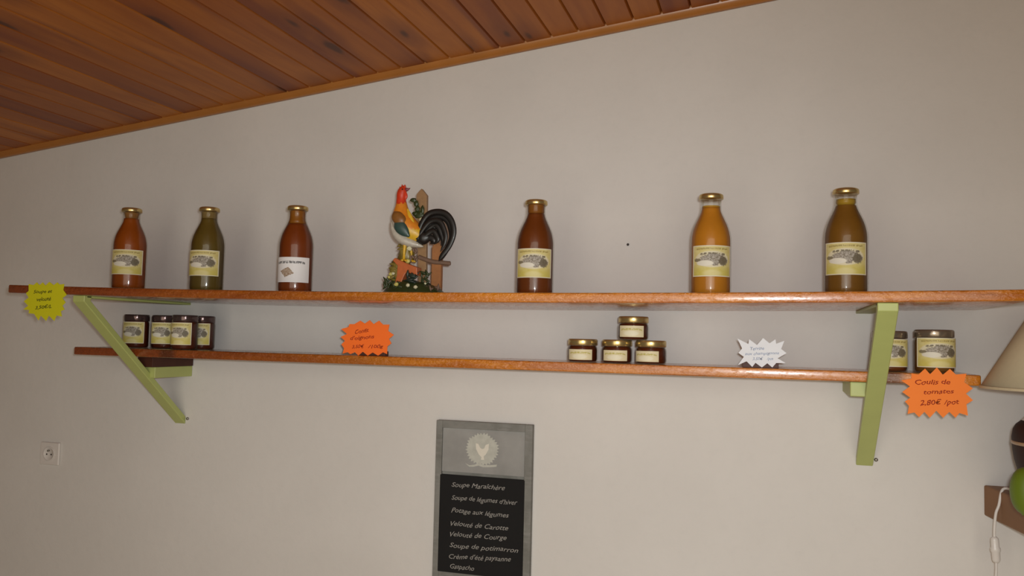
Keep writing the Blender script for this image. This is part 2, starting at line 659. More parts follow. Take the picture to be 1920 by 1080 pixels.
# ------------------------------------------------------------------ shelves and brackets
DU, TU, SAG = 0.4389, 0.0217, 0.0084
ZL, DL, TL = Z0 - 0.1626, 0.2260, 0.0229
XL, XR = -1.7345, 0.2239
XM, XH = (XL + XR) / 2, (XR - XL) / 2
ZB = Z0 - 0.3825


def up_z(x):
    return Z0 - SAG * (1 - ((x - XM) / XH) ** 2)


def board(name, x0, x1, y0, y1, zf, th, mat, n=36):
    cx = (x0 + x1) / 2
    v, f = [], []
    for i in range(n + 1):
        xx = x0 + (x1 - x0) * i / n
        z = zf(xx)
        v += [(xx - cx, y0, z - th - Z0), (xx - cx, y1, z - th - Z0), (xx - cx, y1, z - Z0), (xx - cx, y0, z - Z0)]
    for i in range(n):
        for k in range(4):
            a, b = 4 * i + k, 4 * i + (k + 1) % 4
            f.append((a, b, b + 4, a + 4))
    f += [(0, 1, 2, 3), (4 * n + 3, 4 * n + 2, 4 * n + 1, 4 * n)]
    me = mesh(name, v, f)
    bm = bmesh.new()
    bm.from_mesh(me)
    bmesh.ops.recalc_face_normals(bm, faces=bm.faces)
    bm.to_mesh(me)
    bm.free()
    o = link(name, me, mat, None, True)
    o.location = (cx, 0, Z0)
    bevel(o, 0.0035, 3, 50)
    return o


ux0 = at(15, 541, -DU).x
ux1 = at(1830, 584, 0).x
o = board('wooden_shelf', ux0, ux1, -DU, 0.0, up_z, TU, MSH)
tag(o, 'long varnished upper wooden shelf carrying the bottles and the rooster', 'shelf')
lx0 = at(138, 660, -DL).x
lx1 = at(1840, 712, -DL).x
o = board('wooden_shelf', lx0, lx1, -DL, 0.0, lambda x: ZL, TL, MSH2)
tag(o, 'narrower varnished lower wooden shelf carrying the jars', 'shelf')


def bracket(xc, label, bar_dx, with_gap):
    t = thing('shelf_bracket', label, 'bracket', (xc, 0, ZB))
    w = 0.019
    zt = up_z(xc) - TU - ZB
    # top bar under the upper shelf
    box('top_bar', (-w, w, -DU + 0.02, -0.001, zt - 0.007, zt - 0.0003), MGREEN, t, 0.002)
    # sloping strut, front top to foot on the wall
    ya, za = -DU + 0.012, zt - 0.0005
    th = 0.024
    pts = [(ya, za), (ya, za - 0.016), (-0.001, -0.012), (-0.001, 0.010), (ya + 0.023, za - 0.013), (ya + 0.027, za)]
    v = [(sx * w, y, z) for sx in (-1, 1) for y, z in pts]
    n = len(pts)
    f = [tuple(range(n)), tuple(range(2 * n - 1, n - 1, -1))]
    f += [((k + 1) % n, k, k + n, (k + 1) % n + n) for k in range(n)]
    me = mesh('strut', v, f)
    bm = bmesh.new(); bm.from_mesh(me); bmesh.ops.recalc_face_normals(bm, faces=bm.faces); bm.to_mesh(me); bm.free()
    bevel(link('strut', me, MGREEN, t), 0.002)
    # lower bar
    zb = ZL - TL - ZB - with_gap - 0.0003
    hb = 0.032
    zmid = zb - hb / 2
    yb = ya * (zmid / za) if za else ya
    box('lower_bar', (bar_dx - w, bar_dx + w, yb + 0.012, -0.001, zb - hb, zb), MGREEN, t, 0.002)
    # small screw foot on the wall
    sc = lathe_me('screw', [(0.0045, 0), (0.0045, 0.003), (0.002, 0.005)], 12)
    s = link('screw', sc, MSTEEL, t, True)
    s.location = (w + 0.007, 0.0, 0.004)
    s.rotation_euler = (math.radians(90), 0, 0)
    return t


bracket(XL, 'pale green wooden bracket at the left end of the shelves', 0.016, 0.030)
bracket(XR, 'pale green wooden bracket at the right end of the shelves', -0.030, 0.001)
o = box('spacer_block', (XL - 0.014, XL + 0.038, -0.182, -0.002, ZL - TL - 0.0302, ZL - TL - 0.0002), MDARKW, None, 0.001)
tag(o, 'dark wooden spacer block between the lower shelf and the left green bracket', 'block')

# ------------------------------------------------------------------ bottles
H = 0.2365
RB = 0.0461
BP = [(0.0, 0.0), (0.036, 0.0), (0.0425, 0.0025), (0.0452, 0.008), (RB, 0.017), (RB, 0.055), (RB, 0.128), (0.0455, 0.137), (0.0438, 0.147),
      (0.0412, 0.157), (0.0370, 0.168), (0.0314, 0.180), (0.0268, 0.190), (0.0240, 0.198), (0.0231, 0.206), (0.0228, 0.222),
      (0.0250, 0.2245), (0.0250, 0.2275), (0.0232, 0.229)]
CAP = [(0.0268, 0.2245), (0.0276, 0.2255), (0.0276, 0.231), (0.0268, 0.2345), (0.0235, H), (0.0205, H - 0.0012), (0.0, H - 0.0012)]


def inner(prof, d, z0, z1):
    out = []
    pr = [(max(r - d, 0.001), z) for r, z in prof[1:]]
    def rad(z):
        for (ra, za), (rb, zb) in zip(pr, pr[1:]):
            if za <= z <= zb and zb > za:
                return ra + (rb - ra) * (z - za) / (zb - za)
        return pr[-1][0]
    zs = [z0] + [z for _, z in pr if z0 < z < z1] + [z1]
    out = [(0.001, z0)] + [(rad(z) - (0.004 if z == z0 else 0), z) for z in zs]
    return out + [(0.001, z1)]


glass_me = lathe_me('glass_body', BP[1:], 48)
cap_me = lathe_me('cap', CAP, 40)
lab_me = patch_me('label', RB + 0.0004, 0.044, 0.114, math.radians(61))
labw_me = patch_me('label', RB + 0.0004, 0.030, 0.096, math.radians(61))
liq_cache = {}


def bottle(x, y, label, col, level, film=None, lm=None, lmesh=None, rz=0.0):
    t = thing('juice_bottle', label, 'bottle', (x, y, up_z(x) + 0.0011), rz, 'glass bottles on the upper shelf')
    link('juice', lathe_me('juice', inner(BP, 0.0028, 0.006, level), 40), mat_liquid('juice_' + str(len(liq_cache)), col), t, True)
    liq_cache[label] = 1
    if film:
        link('oil_film', lathe_me('oil_film', inner(BP, 0.0028, level, film[1]), 40), mat_liquid('film', film[0]), t, True)
    link('glass_body', glass_me, MGL, t, True)
    c = link('cap', cap_me, MGOLD, t, True)
    link('label', lmesh or lab_me, None, t, True)
    return t


lab_me.materials.append(MLY)
labw_me.materials.append(MLW)
YB = -0.2395
bx = [-1.7444, -1.4828, -1.2047, -0.5429, -0.1258, 0.1630]
R_ = math.radians
bottle(bx[0], YB, 'bottle of orange-red juice at the far left of the upper shelf', (0.30, 0.066, 0.006), 0.206, ((0.30, 0.14, 0.04), 0.2225), rz=R_(28))
bottle(bx[1], YB, 'bottle of olive green juice, second from the left', (0.125, 0.080, 0.014), 0.205, ((0.24, 0.16, 0.055), 0.2225), rz=R_(17))
bottle(bx[2], YB, 'bottle of dark red-brown juice with a white label', (0.20, 0.040, 0.006), 0.188, ((0.27, 0.095, 0.010), 0.2225), lmesh=labw_me, rz=R_(18))
bottle(bx[3], YB, 'bottle of brown juice just right of the rooster figurine', (0.155, 0.037, 0.006), 0.2025, ((0.24, 0.085, 0.012), 0.2235), rz=R_(10))
bottle(bx[4], YB, 'bottle of bright amber orange juice, second from the right', (0.52, 0.20, 0.016), 0.205, ((0.50, 0.27, 0.03), 0.2085), rz=R_(8))
bottle(bx[5], YB, 'bottle of greenish brown juice at the right above the bracket', (0.20, 0.088, 0.012), 0.199, ((0.40, 0.24, 0.025), 0.213), rz=R_(-6))

# ------------------------------------------------------------------ jars on the lower shelf
def jar_profile(r, h):
    return [(r * 0.80, 0), (r * 0.93, 0.002), (r, 0.007), (r, h - 0.026), (r * 0.97, h - 0.021), (r * 0.90, h - 0.017), (r * 0.90, h - 0.006)]


def lid_profile(r, h, lh):
    return [(r * 0.955, h - lh), (r * 0.975, h - lh + 0.001), (r * 0.975, h - 0.004), (r * 0.95, h - 0.001), (r * 0.90, h), (r * 0.86, h - 0.001), (0.0, h - 0.001)]


def jar(name, loc, r, h, label, group, content, lid, lmat, half, zfrac, rz=0.0, lh=0.014):
    t = thing(name, label, 'jar', loc, rz, group)
    pr = jar_profile(r, h)
    link('preserve', lathe_me('preserve', [(q - 0.0025, z + (0.002 if i == 0 else 0)) for i, (q, z) in enumerate(pr[:-1])], 36), content, t, True)
    link('glass_body', lathe_me('glass_body', pr, 40), MGL, t, True)
    link('lid', lathe_me('lid', lid_profile(r, h, lh), 40), lid, t, True)
    me = patch_me('label', r + 0.0005, h * zfrac[0], h * zfrac[1], half)
    me.materials.append(lmat)
    link('label', me, None, t, True)
    return t


MRED = mat_liquid('red_brown_preserve', (0.085, 0.016, 0.005))
MBRN = mat_liquid('brown_preserve', (0.16, 0.045, 0.012))
MRUST = mat_liquid('ochre_preserve', (0.20, 0.09, 0.02))
GL = 'tall jars at the left end of the lower shelf'
zj = ZL + 0.0004


def jx(px, py, y):
    return at(px, py, y).x


for px, y, rz, lab in (
        (255.5, -0.150, 0.35, 'leftmost tall preserve jar on the lower shelf, beside the green strut'),
        (308, -0.115, 0.40, 'second tall preserve jar from the left, half hidden by the third'),
        (346.5, -0.185, 0.19, 'third tall preserve jar, standing forward of its neighbours'),
        (379, -0.105, 0.29, 'fourth tall preserve jar from the left, turned with a narrow label showing')):
    jar('preserve_jar', (jx(px, 625, y), y, zj), 0.0365, 0.098, lab, GL, MRED, MDLID, MLY, math.radians(56), (0.14, 0.78), rz, 0.019)

GM = 'small gold-lidded jars stacked on the lower shelf'
RM, HM, YM = 0.0375, 0.0565, -0.165
mx = [jx(1092.5, 660, YM), jx(1157, 662, YM), jx(1220.5, 664, YM)]
for xx, rz, lab in zip(mx, (0.0, 0.0, -0.22),
                       ('left small gold-lidded jar in the bottom row of the little stack',
                        'middle small gold-lidded jar in the bottom row of the stack',
                        'right small gold-lidded jar in the bottom row, label turned left')):
    jar('small_jar', (xx, YM, zj), RM, HM, lab, GM, MRED, MGOLD, MLC, math.radians(49), (0.10, 0.55), rz, 0.0155)
jar('small_jar', (jx(1187.5, 622, YM), YM, zj + HM + 0.0004), RM, HM, 'small gold-lidded jar alone on top of the three others', GM, MRED, MGOLD, MLC, math.radians(49), (0.12, 0.60), 0.0, 0.0155)

GR = 'wide-label jars at the right end of the lower shelf'
jar('preserve_jar', (jx(1667.5, 655, -0.150), -0.150, zj), 0.0385, 0.090, 'yellow-labelled jar half hidden behind the right green bracket', GR, MBRN, MSLID, MLY, math.radians(66), (0.12, 0.80), 0.0, 0.016)
jar('preserve_jar', (jx(1751.5, 655, -0.165), -0.165, zj), 0.0415, 0.094, 'yellow-labelled jar just above the right orange price star', GR, MRUST, MSLID, MLY, math.radians(70), (0.13, 0.81), 0.12, 0.017)


# ------------------------------------------------------------------ price stars
def star(name, pts, sc, org, y, mat, label, lines, ink, holder=None, th=0.0012):
    P = [at(org[0] + a / sc, org[1] + b / sc, y) for a, b in pts]
    cx = sum(p.x for p in P) / len(P)
    zmin = min(p.z for p in P)
    loc = Vector((cx, y, zmin))
    t = thing(name, label, 'price sign', loc, 0, 'star-shaped price cards')
    link('card', off(prism_me('card', [(p.x, p.z) for p in P], y, y + th), loc), mat, t)
    for s, x0, y0, x1, y1, hpx in lines:
        a, b = at(x0, y0, y), at(x1, y1, y)
        hh = at(x0, y0 - hpx, y).z - a.z
        me = text_me('handwriting', s, (a.x, a.z), (b.x, b.z), y - 0.0001, hh, 0.25, 0.0003, hh * 0.07, 0.012)
        link('handwriting', off(me, loc), ink, t)
    if holder:
        a, b = at(holder[0], holder[2], y), at(holder[1], holder[2], y)
        zt = at((holder[0] + holder[1]) / 2, holder[2], y).z
        box('holder', (a.x - loc.x, b.x - loc.x, th, 0.022, ZL + 0.0003 - loc.z, zt - loc.z), MDARKW, t, 0.001)
    return t


Y_ = [(330, 220), (420, 240), (480, 190), (530, 240), (590, 190), (640, 250), (710, 180), (790, 240), (860, 190), (900, 230), (985, 220), (965, 330), (1030, 420), (950, 480), (1010, 560), (950, 620), (990, 690), (920, 720), (940, 820), (840, 800), (800, 900), (700, 800), (650, 900), (550, 800), (510, 890), (430, 770), (330, 760), (340, 700), (230, 690), (320, 620), (240, 540), (330, 470), (280, 390), (330, 350)]
star('price_star', Y_, 9.82, (20, 510), -DU - 0.0016, MYEL, 'fluorescent yellow star card on the left end of the upper shelf',
     [('Soupe et', 63, 550, 98, 549, 6), ('velouté', 69, 565, 96, 563, 7), ('3,50€/L', 66, 580, 97, 577, 6)], MINKG)

O1 = [(380, 190), (480, 190), (600, 120), (690, 180), (790, 110), (870, 190), (980, 120), (1060, 200), (1190, 200), (1165, 330), (1280, 410), (1180, 490), (1230, 580), (1150, 640), (1140, 800), (1060, 760), (960, 830), (850, 765), (750, 830), (650, 750), (560, 830), (490, 760), (400, 800), (340, 760), (240, 790), (270, 680), (215, 600), (290, 530), (200, 450), (330, 390), (210, 290), (360, 250)]
star('price_star', O1, 10.8, (620, 590), -DL + 0.012, MORANGE, 'fluorescent orange star card standing near the middle of the lower shelf',
     [('Confit', 666, 626, 692, 622, 7), ("d'oignons", 657, 638, 702, 634, 7), ('3,50€', 660, 653, 683, 652, 6), ('/100g', 690, 653, 719, 652, 6)], MINKR, (671, 722, 658))

W_ = [(245, 160), (465, 270), (485, 175), (640, 290), (765, 150), (895, 255), (1015, 175), (1030, 265), (1195, 205), (1130, 370), (1240, 455), (1060, 560), (1220, 655), (1030, 655), (950, 745), (850, 660), (740, 745), (610, 650), (545, 735), (430, 620), (250, 700), (375, 530), (265, 450), (340, 360)]
star('price_star', W_, 10.8, (1360, 620), -DL + 0.012, MWHITE, 'white star card with pale blue writing standing on the lower shelf',
     [('Terrine', 1407, 657, 1433, 655.5, 6), ('aux champignons', 1397, 666, 1461, 664, 5), ('3,50€', 1411, 675, 1431, 675, 5), ('/pot', 1438, 675, 1450, 675, 5)], MINKB, (1392, 1460, 680.5))

O2 = [(260, 180), (380, 200), (490, 100), (575, 195), (690, 80), (790, 205), (910, 105), (1010, 200), (1190, 185), (1150, 330), (1300, 435), (1180, 520), (1300, 635), (1190, 700), (1215, 895), (1070, 850), (1005, 930), (900, 830), (795, 930), (680, 810), (570, 930), (480, 830), (390, 920), (310, 840), (195, 865), (220, 730), (150, 655), (240, 590), (105, 495), (235, 400), (90, 300), (260, 270)]
star('price_star', O2, 9.0, (1680, 680), -DL - 0.0016, MORANGE2, 'large fluorescent orange star card hanging on the right end of the lower shelf',
     [('Coulis de', 1716, 721, 1782, 720, 9), ('tomates', 1732, 739, 1789, 737, 8), ('2,80€', 1725, 760, 1766, 758, 9), ('/pot', 1770, 759, 1799, 757, 9)], MINKR)

# ------------------------------------------------------------------ chalkboard
yc = -0.020
c0, c1 = at(818.5, 788, yc), at(998.5, 796.5, yc)
bx0, bx1 = c0.x, c1.x
bz1 = (c0.z + c1.z) / 2
bz0 = at(905, 1112, yc).z
loc = Vector(((bx0 + bx1) / 2, 0, bz0))
t = thing('chalkboard', 'small grey-framed chalkboard with a handwritten menu hanging on the wall', 'chalkboard', loc)
W = (bx1 - bx0) / 2
HB = bz1 - bz0
zg0 = at(905, 890, yc).z - bz0      # bottom of the picture panel
zk1 = at(905, 895, yc).z - bz0      # top of the slate
zk0 = at(905, 1080, yc).z - bz0
sw = 0.018
box('back_panel', (-W + 0.006, W - 0.006, -0.010, -0.001, 0.005, HB - 0.005), MGW, t, 0)
for x0, x1 in ((-W, -W + sw), (W - sw * 1.15, W)):
    box('frame_stile', (x0, x1, -0.020, -0.0005, 0, HB), MGW, t, 0.0015)
box('frame_rail', (-W + sw, W - sw * 1.15, -0.0195, -0.0005, HB - 0.020, HB), MGW, t, 0.0012)
box('frame_rail', (-W + sw, W - sw * 1.15, -0.0195, -0.0005, 0, zk0), MGW, t, 0.0012)
MPANEL = plain('brushed_grey_paint', (0.30, 0.295, 0.28), 0.75, 0.35, 14)
box('picture_panel', (-W + sw, W - sw * 1.15, -0.0145, -0.010, zg0 + 0.001, HB - 0.020), MPANEL, t, 0.0006)
box('slate', (-W + sw - 0.003, W - sw * 1.15 + 0.003, -0.0200, -0.010, zk0, zk1), MBLACK, t, 0.0006)
# stencilled emblem: leafy wreath, white bird shape and ribbon
ys = -0.0147


def epx(px, py):
    p = at(px, py, ys)
    return (p.x - loc.x, p.z - loc.z)


cx, cz = epx(904, 842)
R0 = at(930, 842, ys).x - at(904, 842, ys).x
pts = []
for i in range(64):
    a = 2 * math.pi * i / 64
    r = R0 * (1.06 if i % 2 else 0.92) * (1 + 0.10 * noise.noise(Vector((math.cos(a) * 2, math.sin(a) * 2, 3))))
    pts.append((cx + r * 1.15 * math.cos(a), cz + r * 1.05 * math.sin(a)))
link('emblem_wreath', prism_me('emblem_wreath', pts, -0.0152, -0.0146), MEMB, t)
q = [(892, 831), (897, 832), (900, 839), (904, 842), (908, 841), (911, 834), (917, 832), (916, 843), (911, 852), (907, 856), (908, 862), (902, 862), (903, 857), (898, 852), (893, 842)]
link('emblem_bird', prism_me('emblem_bird', [epx(*p) for p in q], -0.0156, -0.0152), MEMB2, t)
q = [(872, 868), (880, 872), (890, 871), (897, 868), (908, 872), (920, 872), (932, 871), (931, 875), (920, 876), (906, 876), (897, 873), (888, 875), (880, 875)]
link('emblem_ribbon', prism_me('emblem_ribbon', [epx(*p) for p in q], -0.0156, -0.0146), MEMB, t)
ych = -0.0202
for s, x0, y0, x1, y1 in (('Soupe Maraîchère', 846.7, 912, 946.7, 919), ("Soupe de légumes d'hiver", 846.7, 936, 970, 947), ('Potage aux légumes', 846, 960, 954, 971),
                          ('Velouté de Carotte', 845, 985, 953, 995), ('Velouté de Courge', 844, 1005, 950, 1013), ('Soupe de potimarron', 843, 1026, 971.7, 1036),
                          ("Crème d'été paysanne", 842, 1047, 958, 1052.5), ('Gaspacho', 844, 1065, 889, 1070)):
    a, b = at(x0, y0, ych), at(x1, y1, ych)
    me = text_me('menu_line', s, (a.x, a.z), (b.x, b.z), ych, 0.0125, 0.35, 0.0003, 0.0009, 0.0)
    link('menu_line', off(me, loc), MCHALK, t)

# ------------------------------------------------------------------ wall socket
p = at(96.5, 850, 0)
t = thing('wall_socket', 'square white plastic power socket low on the wall at the left', 'socket', (p.x, 0, p.z))
hw = (at(114, 850, 0).x - at(79, 850, 0).x) / 2
hh = (at(97, 829, 0).z - at(97, 871, 0).z) / 2
box('face_plate', (-hw, hw, -0.009, -0.0005, -hh, hh), MPLAST, t, 0.003)
ring = lathe_me('socket_well', [(0.0225, 0.0), (0.0225, 0.003), (0.0205, 0.0035), (0.019, 0.001), (0.0, 0.001)], 32)
s = link('socket_well', ring, MPLAST, t, True)
s.location = (0, -0.0088, 0)
s.rotation_euler = (math.radians(90), 0, 0)
for dx, dz, nm, r, mm, dp in ((0.0, 0.010, 'earth_pin', 0.0030, MSTEEL, 0.006), (-0.009, -0.002, 'plug_hole', 0.0028, MHOLE, 0.0003), (0.009, -0.002, 'plug_hole', 0.0028, MHOLE, 0.0003)):
    s = link(nm, lathe_me(nm, [(r, 0.0), (r, dp), (r * 0.5, dp + 0.0003)], 14), mm, t, True)
    s.location = (dx, -0.0098, dz)
    s.rotation_euler = (math.radians(90), 0, 0)

# small nail in the wall between the bottles
p = at(1178, 459, 0)
s = link('wall_nail', lathe_me('wall_nail', [(0.0018, 0.0), (0.0018, 0.006), (0.0034, 0.0062), (0.0030, 0.0078)], 12), MHOLE, None, True)
s.location = (p.x, 0, p.z)
s.rotation_euler = (math.radians(90), 0, 0)
tag(s, 'tiny dark nail in the bare wall between two bottles', 'nail')

# ------------------------------------------------------------------ rooster figurine
K = 1.0 / 775.0
YR = -0.235
rp = at(776, 548, YR)
RX = rp.x
RZ = up_z(RX)
BASEPX = 548 + (rp.z - RZ) / K
ro = thing('rooster_figurine', 'painted rooster figurine with a black tail on a flowery fence base', 'figurine', (RX, YR, RZ + 0.0003))


def rq(px, py, d=0.0):
    """figurine coordinates: pixels of the front view, d metres towards the room"""
    return Vector(((px - 776) * K, -d, max(0.0, (BASEPX - py) * K)))


def paint(name, col, rough=0.42):
    return plain(name, col, rough, 0.22, 130, coat=0.08)


PRED, PORA = paint('red_glaze', (0.62, 0.045, 0.012)), paint('orange_glaze', (0.72, 0.24, 0.018))
PYEL, PWHT = paint('yellow_glaze', (0.70, 0.42, 0.025)), paint('white_glaze', (0.52, 0.48, 0.40))
PBLK, PTEA = paint('black_glaze', (0.011, 0.010, 0.009), 0.40), paint('teal_glaze', (0.035, 0.075, 0.065))
PBRN, PGRN = paint('brown_glaze', (0.24, 0.10, 0.022)), paint('green_glaze', (0.030, 0.045, 0.012))
PWOOD, PWOOD2 = paint('picket_glaze', (0.30, 0.17, 0.075), 0.6), paint('post_glaze', (0.34, 0.135, 0.040), 0.6)
PTER, POLI = paint('terracotta_glaze', (0.50, 0.125, 0.035)), paint('olive_glaze', (0.22, 0.16, 0.03))
PGRY = paint('grey_brown_glaze', (0.17, 0.10, 0.065), 0.6)
PFLW, PFLY = paint('white_flower_glaze', (0.66, 0.62, 0.40)), paint('yellow_flower_glaze', (0.58, 0.52, 0.14))
PTEA2 = paint('deep_green_glaze', (0.018, 0.032, 0.022))
PPUR = paint('plum_glaze', (0.20, 0.05, 0.06))

# body: one loft from rump to crown with the paint in patches
sp = [(797, 446, 3), (792, 442, 9), (783, 435, 16), (771, 428, 22), (758, 419, 25), (750, 405, 22.5), (747.5, 391, 17.5), (747, 377, 12.5), (746, 364, 9.8), (746.5, 353, 9.8), (748.5, 345, 8.6), (750, 339, 4.5), (750.5, 336.5, 1.0)]
path = smooth_path([Vector((a, b, c)) for a, b, c in sp], 5)
me = tube_me('body', [rq(q.x, q.y, 0.010) for q in path], [max(q.z, 0.5) * K for q in path], 28, 0.86)
for m_ in (PRED, PORA, PYEL, PWHT):
    me.materials.append(m_)
for pl in me.polygons:
    c = pl.center
    X, Y = c.x / K + 776, BASEPX - c.z / K
    w = 3.0 * noise.noise(c * 220)
    zig = 3.0 * abs(((X * 0.22) % 2) - 1)
    if Y < 372 + zig + w - 0.25 * (X - 746):
        i = 0
    elif X - 735 < 0.80 * (Y - 402) + w and Y > 392:
        i = 3
    elif Y < 402 + w + zig:
        i = 1
    elif X > 764 + w and Y < 425:
        i = 1
    else:
        i = 2
    pl.material_index = i
body = link('body', me, None, ro, True)
# belly plumage
pb = smooth_path([Vector(q) for q in ((730, 408, 4), (735, 424, 8), (745, 437, 11), (760, 447, 11), (776, 453, 8), (790, 457, 4), (797, 459, 1))], 5)
link('belly_feathers', tube_me('belly_feathers', [rq(q.x, q.y, 0.012) for q in pb], [q.z * K for q in pb], 20, 1.5), PWHT, ro, True)
# wing: shoulder, flight feathers
def wing(name, pts, d, mat, fl=0.5):
    pp = smooth_path([Vector(q) for q in pts], 5)
    return link(name, tube_me(name, [rq(q.x, q.y, d) for q in pp], [max(q.z, 0.4) * K for q in pp], 18, fl), mat, ro, True)


wing('wing_shoulder', ((739, 391, 2), (743, 397, 10), (750, 405, 12.5), (757, 412, 11), (763, 419, 3)), 0.032, PBRN, 0.7)
wing('wing_feathers', ((744, 409, 3), (750, 416, 11), (757, 424, 12.5), (765, 432, 9.5), (774, 441, 2)), 0.034, PTEA, 0.6)
for k in range(3):
    wing('saddle_feather', ((764 + 3 * k, 384 + 9 * k, 1.5), (771 + 3 * k, 402 + 7 * k, 5), (777 + 3 * k, 418 + 5 * k, 5), (783 + 2.5 * k, 434 + 2 * k, 1)), 0.022 - 0.005 * k, PORA if k == 1 else PYEL, 0.6)
# comb, wattle, beak, eyes
cb = [(738, 352), (738.5, 345), (741.5, 346), (742, 338), (745.5, 341), (747, 333.5), (750.5, 338), (753.5, 334), (755.5, 340), (757, 342), (755, 347), (745, 350)]
cme = prism_me('comb', [(rq(a, b).x, rq(a, b).z) for a, b in cb], -0.0135, -0.0065)
bevel(link('comb', cme, PRED, ro), 0.0012, 2)
wing('wattle', ((754, 349, 1.5), (756, 354, 3.5), (756, 360, 4), (755, 366, 1)), 0.012, PRED, 0.6)
link('beak', tube_me('beak', [rq(755, 344.5, 0.010), rq(759, 344, 0.010), rq(762.5, 343, 0.010), rq(765, 341.5, 0.010)], [4.2 * K, 3.0 * K, 1.6 * K, 0.3 * K], 10), PPUR, ro, True)
bme = bmesh.new(); bmesh.ops.create_uvsphere(bme, u_segments=10, v_segments=8, radius=1.5 * K)
eme = bpy.data.meshes.new('eye'); bme.to_mesh(eme); bme.free()
for d in (0.0205, -0.001):
    e = link('eye', eme, PBLK, ro, True)
    e.location = rq(751.5, 345, d)
# sickle feathers of the tail
TF = [
    ((784, 440), (792, 415), (806, 396), (825, 391), (844, 396), (857, 412), (861, 434), (853, 458), (838, 478), (832, 488), 5.5, 0.016),
    ((786, 442), (796, 420), (812, 403), (830, 400), (845, 408), (853, 424), (855, 442), (847, 462), (835, 480), (831, 486), 5.5, 0.008),
    ((786, 446), (796, 428), (810, 412), (824, 408), (835, 413), (842, 426), (846, 440), (843, 456), (836, 470), None, 4.6, 0.020),
    ((787, 447), (798, 434), (812, 420), (822, 417), (829, 424), (834, 436), (838, 448), (834, 458), None, None, 4.8, 0.012),
    ((788, 448), (800, 440), (812, 431), (820, 430), (826, 438), (829, 447), (822, 455), None, None, None, 5.2, 0.018),
    ((788, 450), (798, 447), (808, 442), (815, 443), (819, 449), (812, 453), None, None, None, None, 6.0, 0.014),
    ((783, 436), (789, 418), (800, 404), (814, 398), (824, 401), (818, 412), None, None, None, None, 6.5, 0.004),
    ((785, 440), (793, 428), (803, 418), (812, 414), (818, 420), (812, 430), None, None, None, None, 7.0, 0.010),
]
for row in TF:
    pts, w, d = [q for q in row[:10] if q], row[10], row[11]
    n = len(pts)
    pp = smooth_path([Vector((a, b, w * (0.7 + 0.45 * math.sin(math.pi * min(1, (i + 0.6) / n))) * (1 if i < n - 1 else 0.15))) for i, (a, b) in enumerate(pts)], 5)
    link('tail_feather', tube_me('tail_feather', [rq(q.x, q.y, d) for q in pp], [max(q.z, 0.4) * K for q in pp], 12, 0.5), PBLK, ro, True)
wing('tail_root', ((778, 440, 4), (787, 441, 11), (797, 441, 14), (808, 438, 9), (814, 436, 2)), 0.011, PBLK, 0.7)
# legs with feet
for px, d in ((759.5, 0.020), (769, 0.004)):
    lg = link('leg', tube_me('leg', [rq(px + 3, 446, d), rq(px + 1, 458, d), rq(px, 470, d), rq(px, 487, d)], [5 * K, 3.6 * K, 2.6 * K, 2.8 * K], 10), PYEL, ro, True)
    v_, f_ = [], []
    for a in (-0.7, 0.0, 0.7, math.pi):
        tm = tube_me('toe', [rq(px, 485.5, d), rq(px + 7 * math.cos(a) , 487, d + 7 * K * math.sin(a)), rq(px + 10 * math.cos(a), 489, d + 10 * K * math.sin(a))], [2.4 * K, 2.0 * K, 0.8 * K], 8)
        b_ = len(v_)
        v_ += [w.co.copy() for w in tm.vertices]
        f_ += [tuple(i + b_ for i in pl.vertices) for pl in tm.polygons]
        bpy.data.meshes.remove(tm)
    link('toes', mesh('toes', v_, f_), PYEL, lg, True)
# grassy base mound
v, f = [], []
na, nr = 40, 9
for i in range(nr + 1):
    for k in range(na):
        a = 2 * math.pi * k / na
        r = i / nr
        px = 776 + 69 * r * math.cos(a)
        dd = 0.055 * r * math.sin(a)
        hgt = 31 * (1 - r ** 4) * (0.92 + 0.15 * math.exp(-((px - 752) / 26) ** 2))
        if px > 805:
            hgt *= 0.85
        hgt += 3.5 * noise.noise(Vector((px * 0.13, dd * 130, 1.0))) * (1 if i < nr else 0)
        v.append(((px - 776) * K, -dd, max(0.0, hgt * K) + (0.0 if i < nr else 0.001)))
for i in range(nr):
    for k in range(na):
        a, b = i * na + k, i * na + (k + 1) % na
        f.append((a, a + na, b + na, b))
n0 = len(v)
for k in range(na):
    q = v[nr * na + k]
    v.append((q[0], q[1], 0.0))
for k in range(na):
    a, b = nr * na + k, nr * na + (k + 1) % na
    f.append((a, n0 + k, n0 + (k + 1) % na, b))
f.append(tuple(n0 + k for k in range(na)))
link('grass_mound', mesh('grass_mound', v, f), PGRN, ro, True)


def blob(name, px, py, rx, rz, ry, d, mat, amp=0.25, fr=2.2, parent=ro):
    bm = bmesh.new()
    bmesh.ops.create_icosphere(bm, subdivisions=3, radius=1.0)
    c = rq(px, py, d)
    sd = px * 0.37
    for w in bm.verts:
        s = 1 + amp * noise.noise(w.co * fr + Vector((sd, py, 0)))
        w.co = Vector((c.x + w.co.x * rx * K * s, c.y + w.co.y * ry * K * s, max(0.0005, c.z + w.co.z * rz * K * s)))
    me = bpy.data.meshes.new(name)
    bm.to_mesh(me)
    bm.free()
    return link(name, me, mat, parent, True)


# mossy stump under the rooster, rocks, terracotta trough
blob('stump', 757, 472, 14, 28, 14, 0.000, POLI, 0.6, 3.4)
blob('stump', 742, 508, 16, 26, 14, 0.006, POLI, 0.45, 3.0)


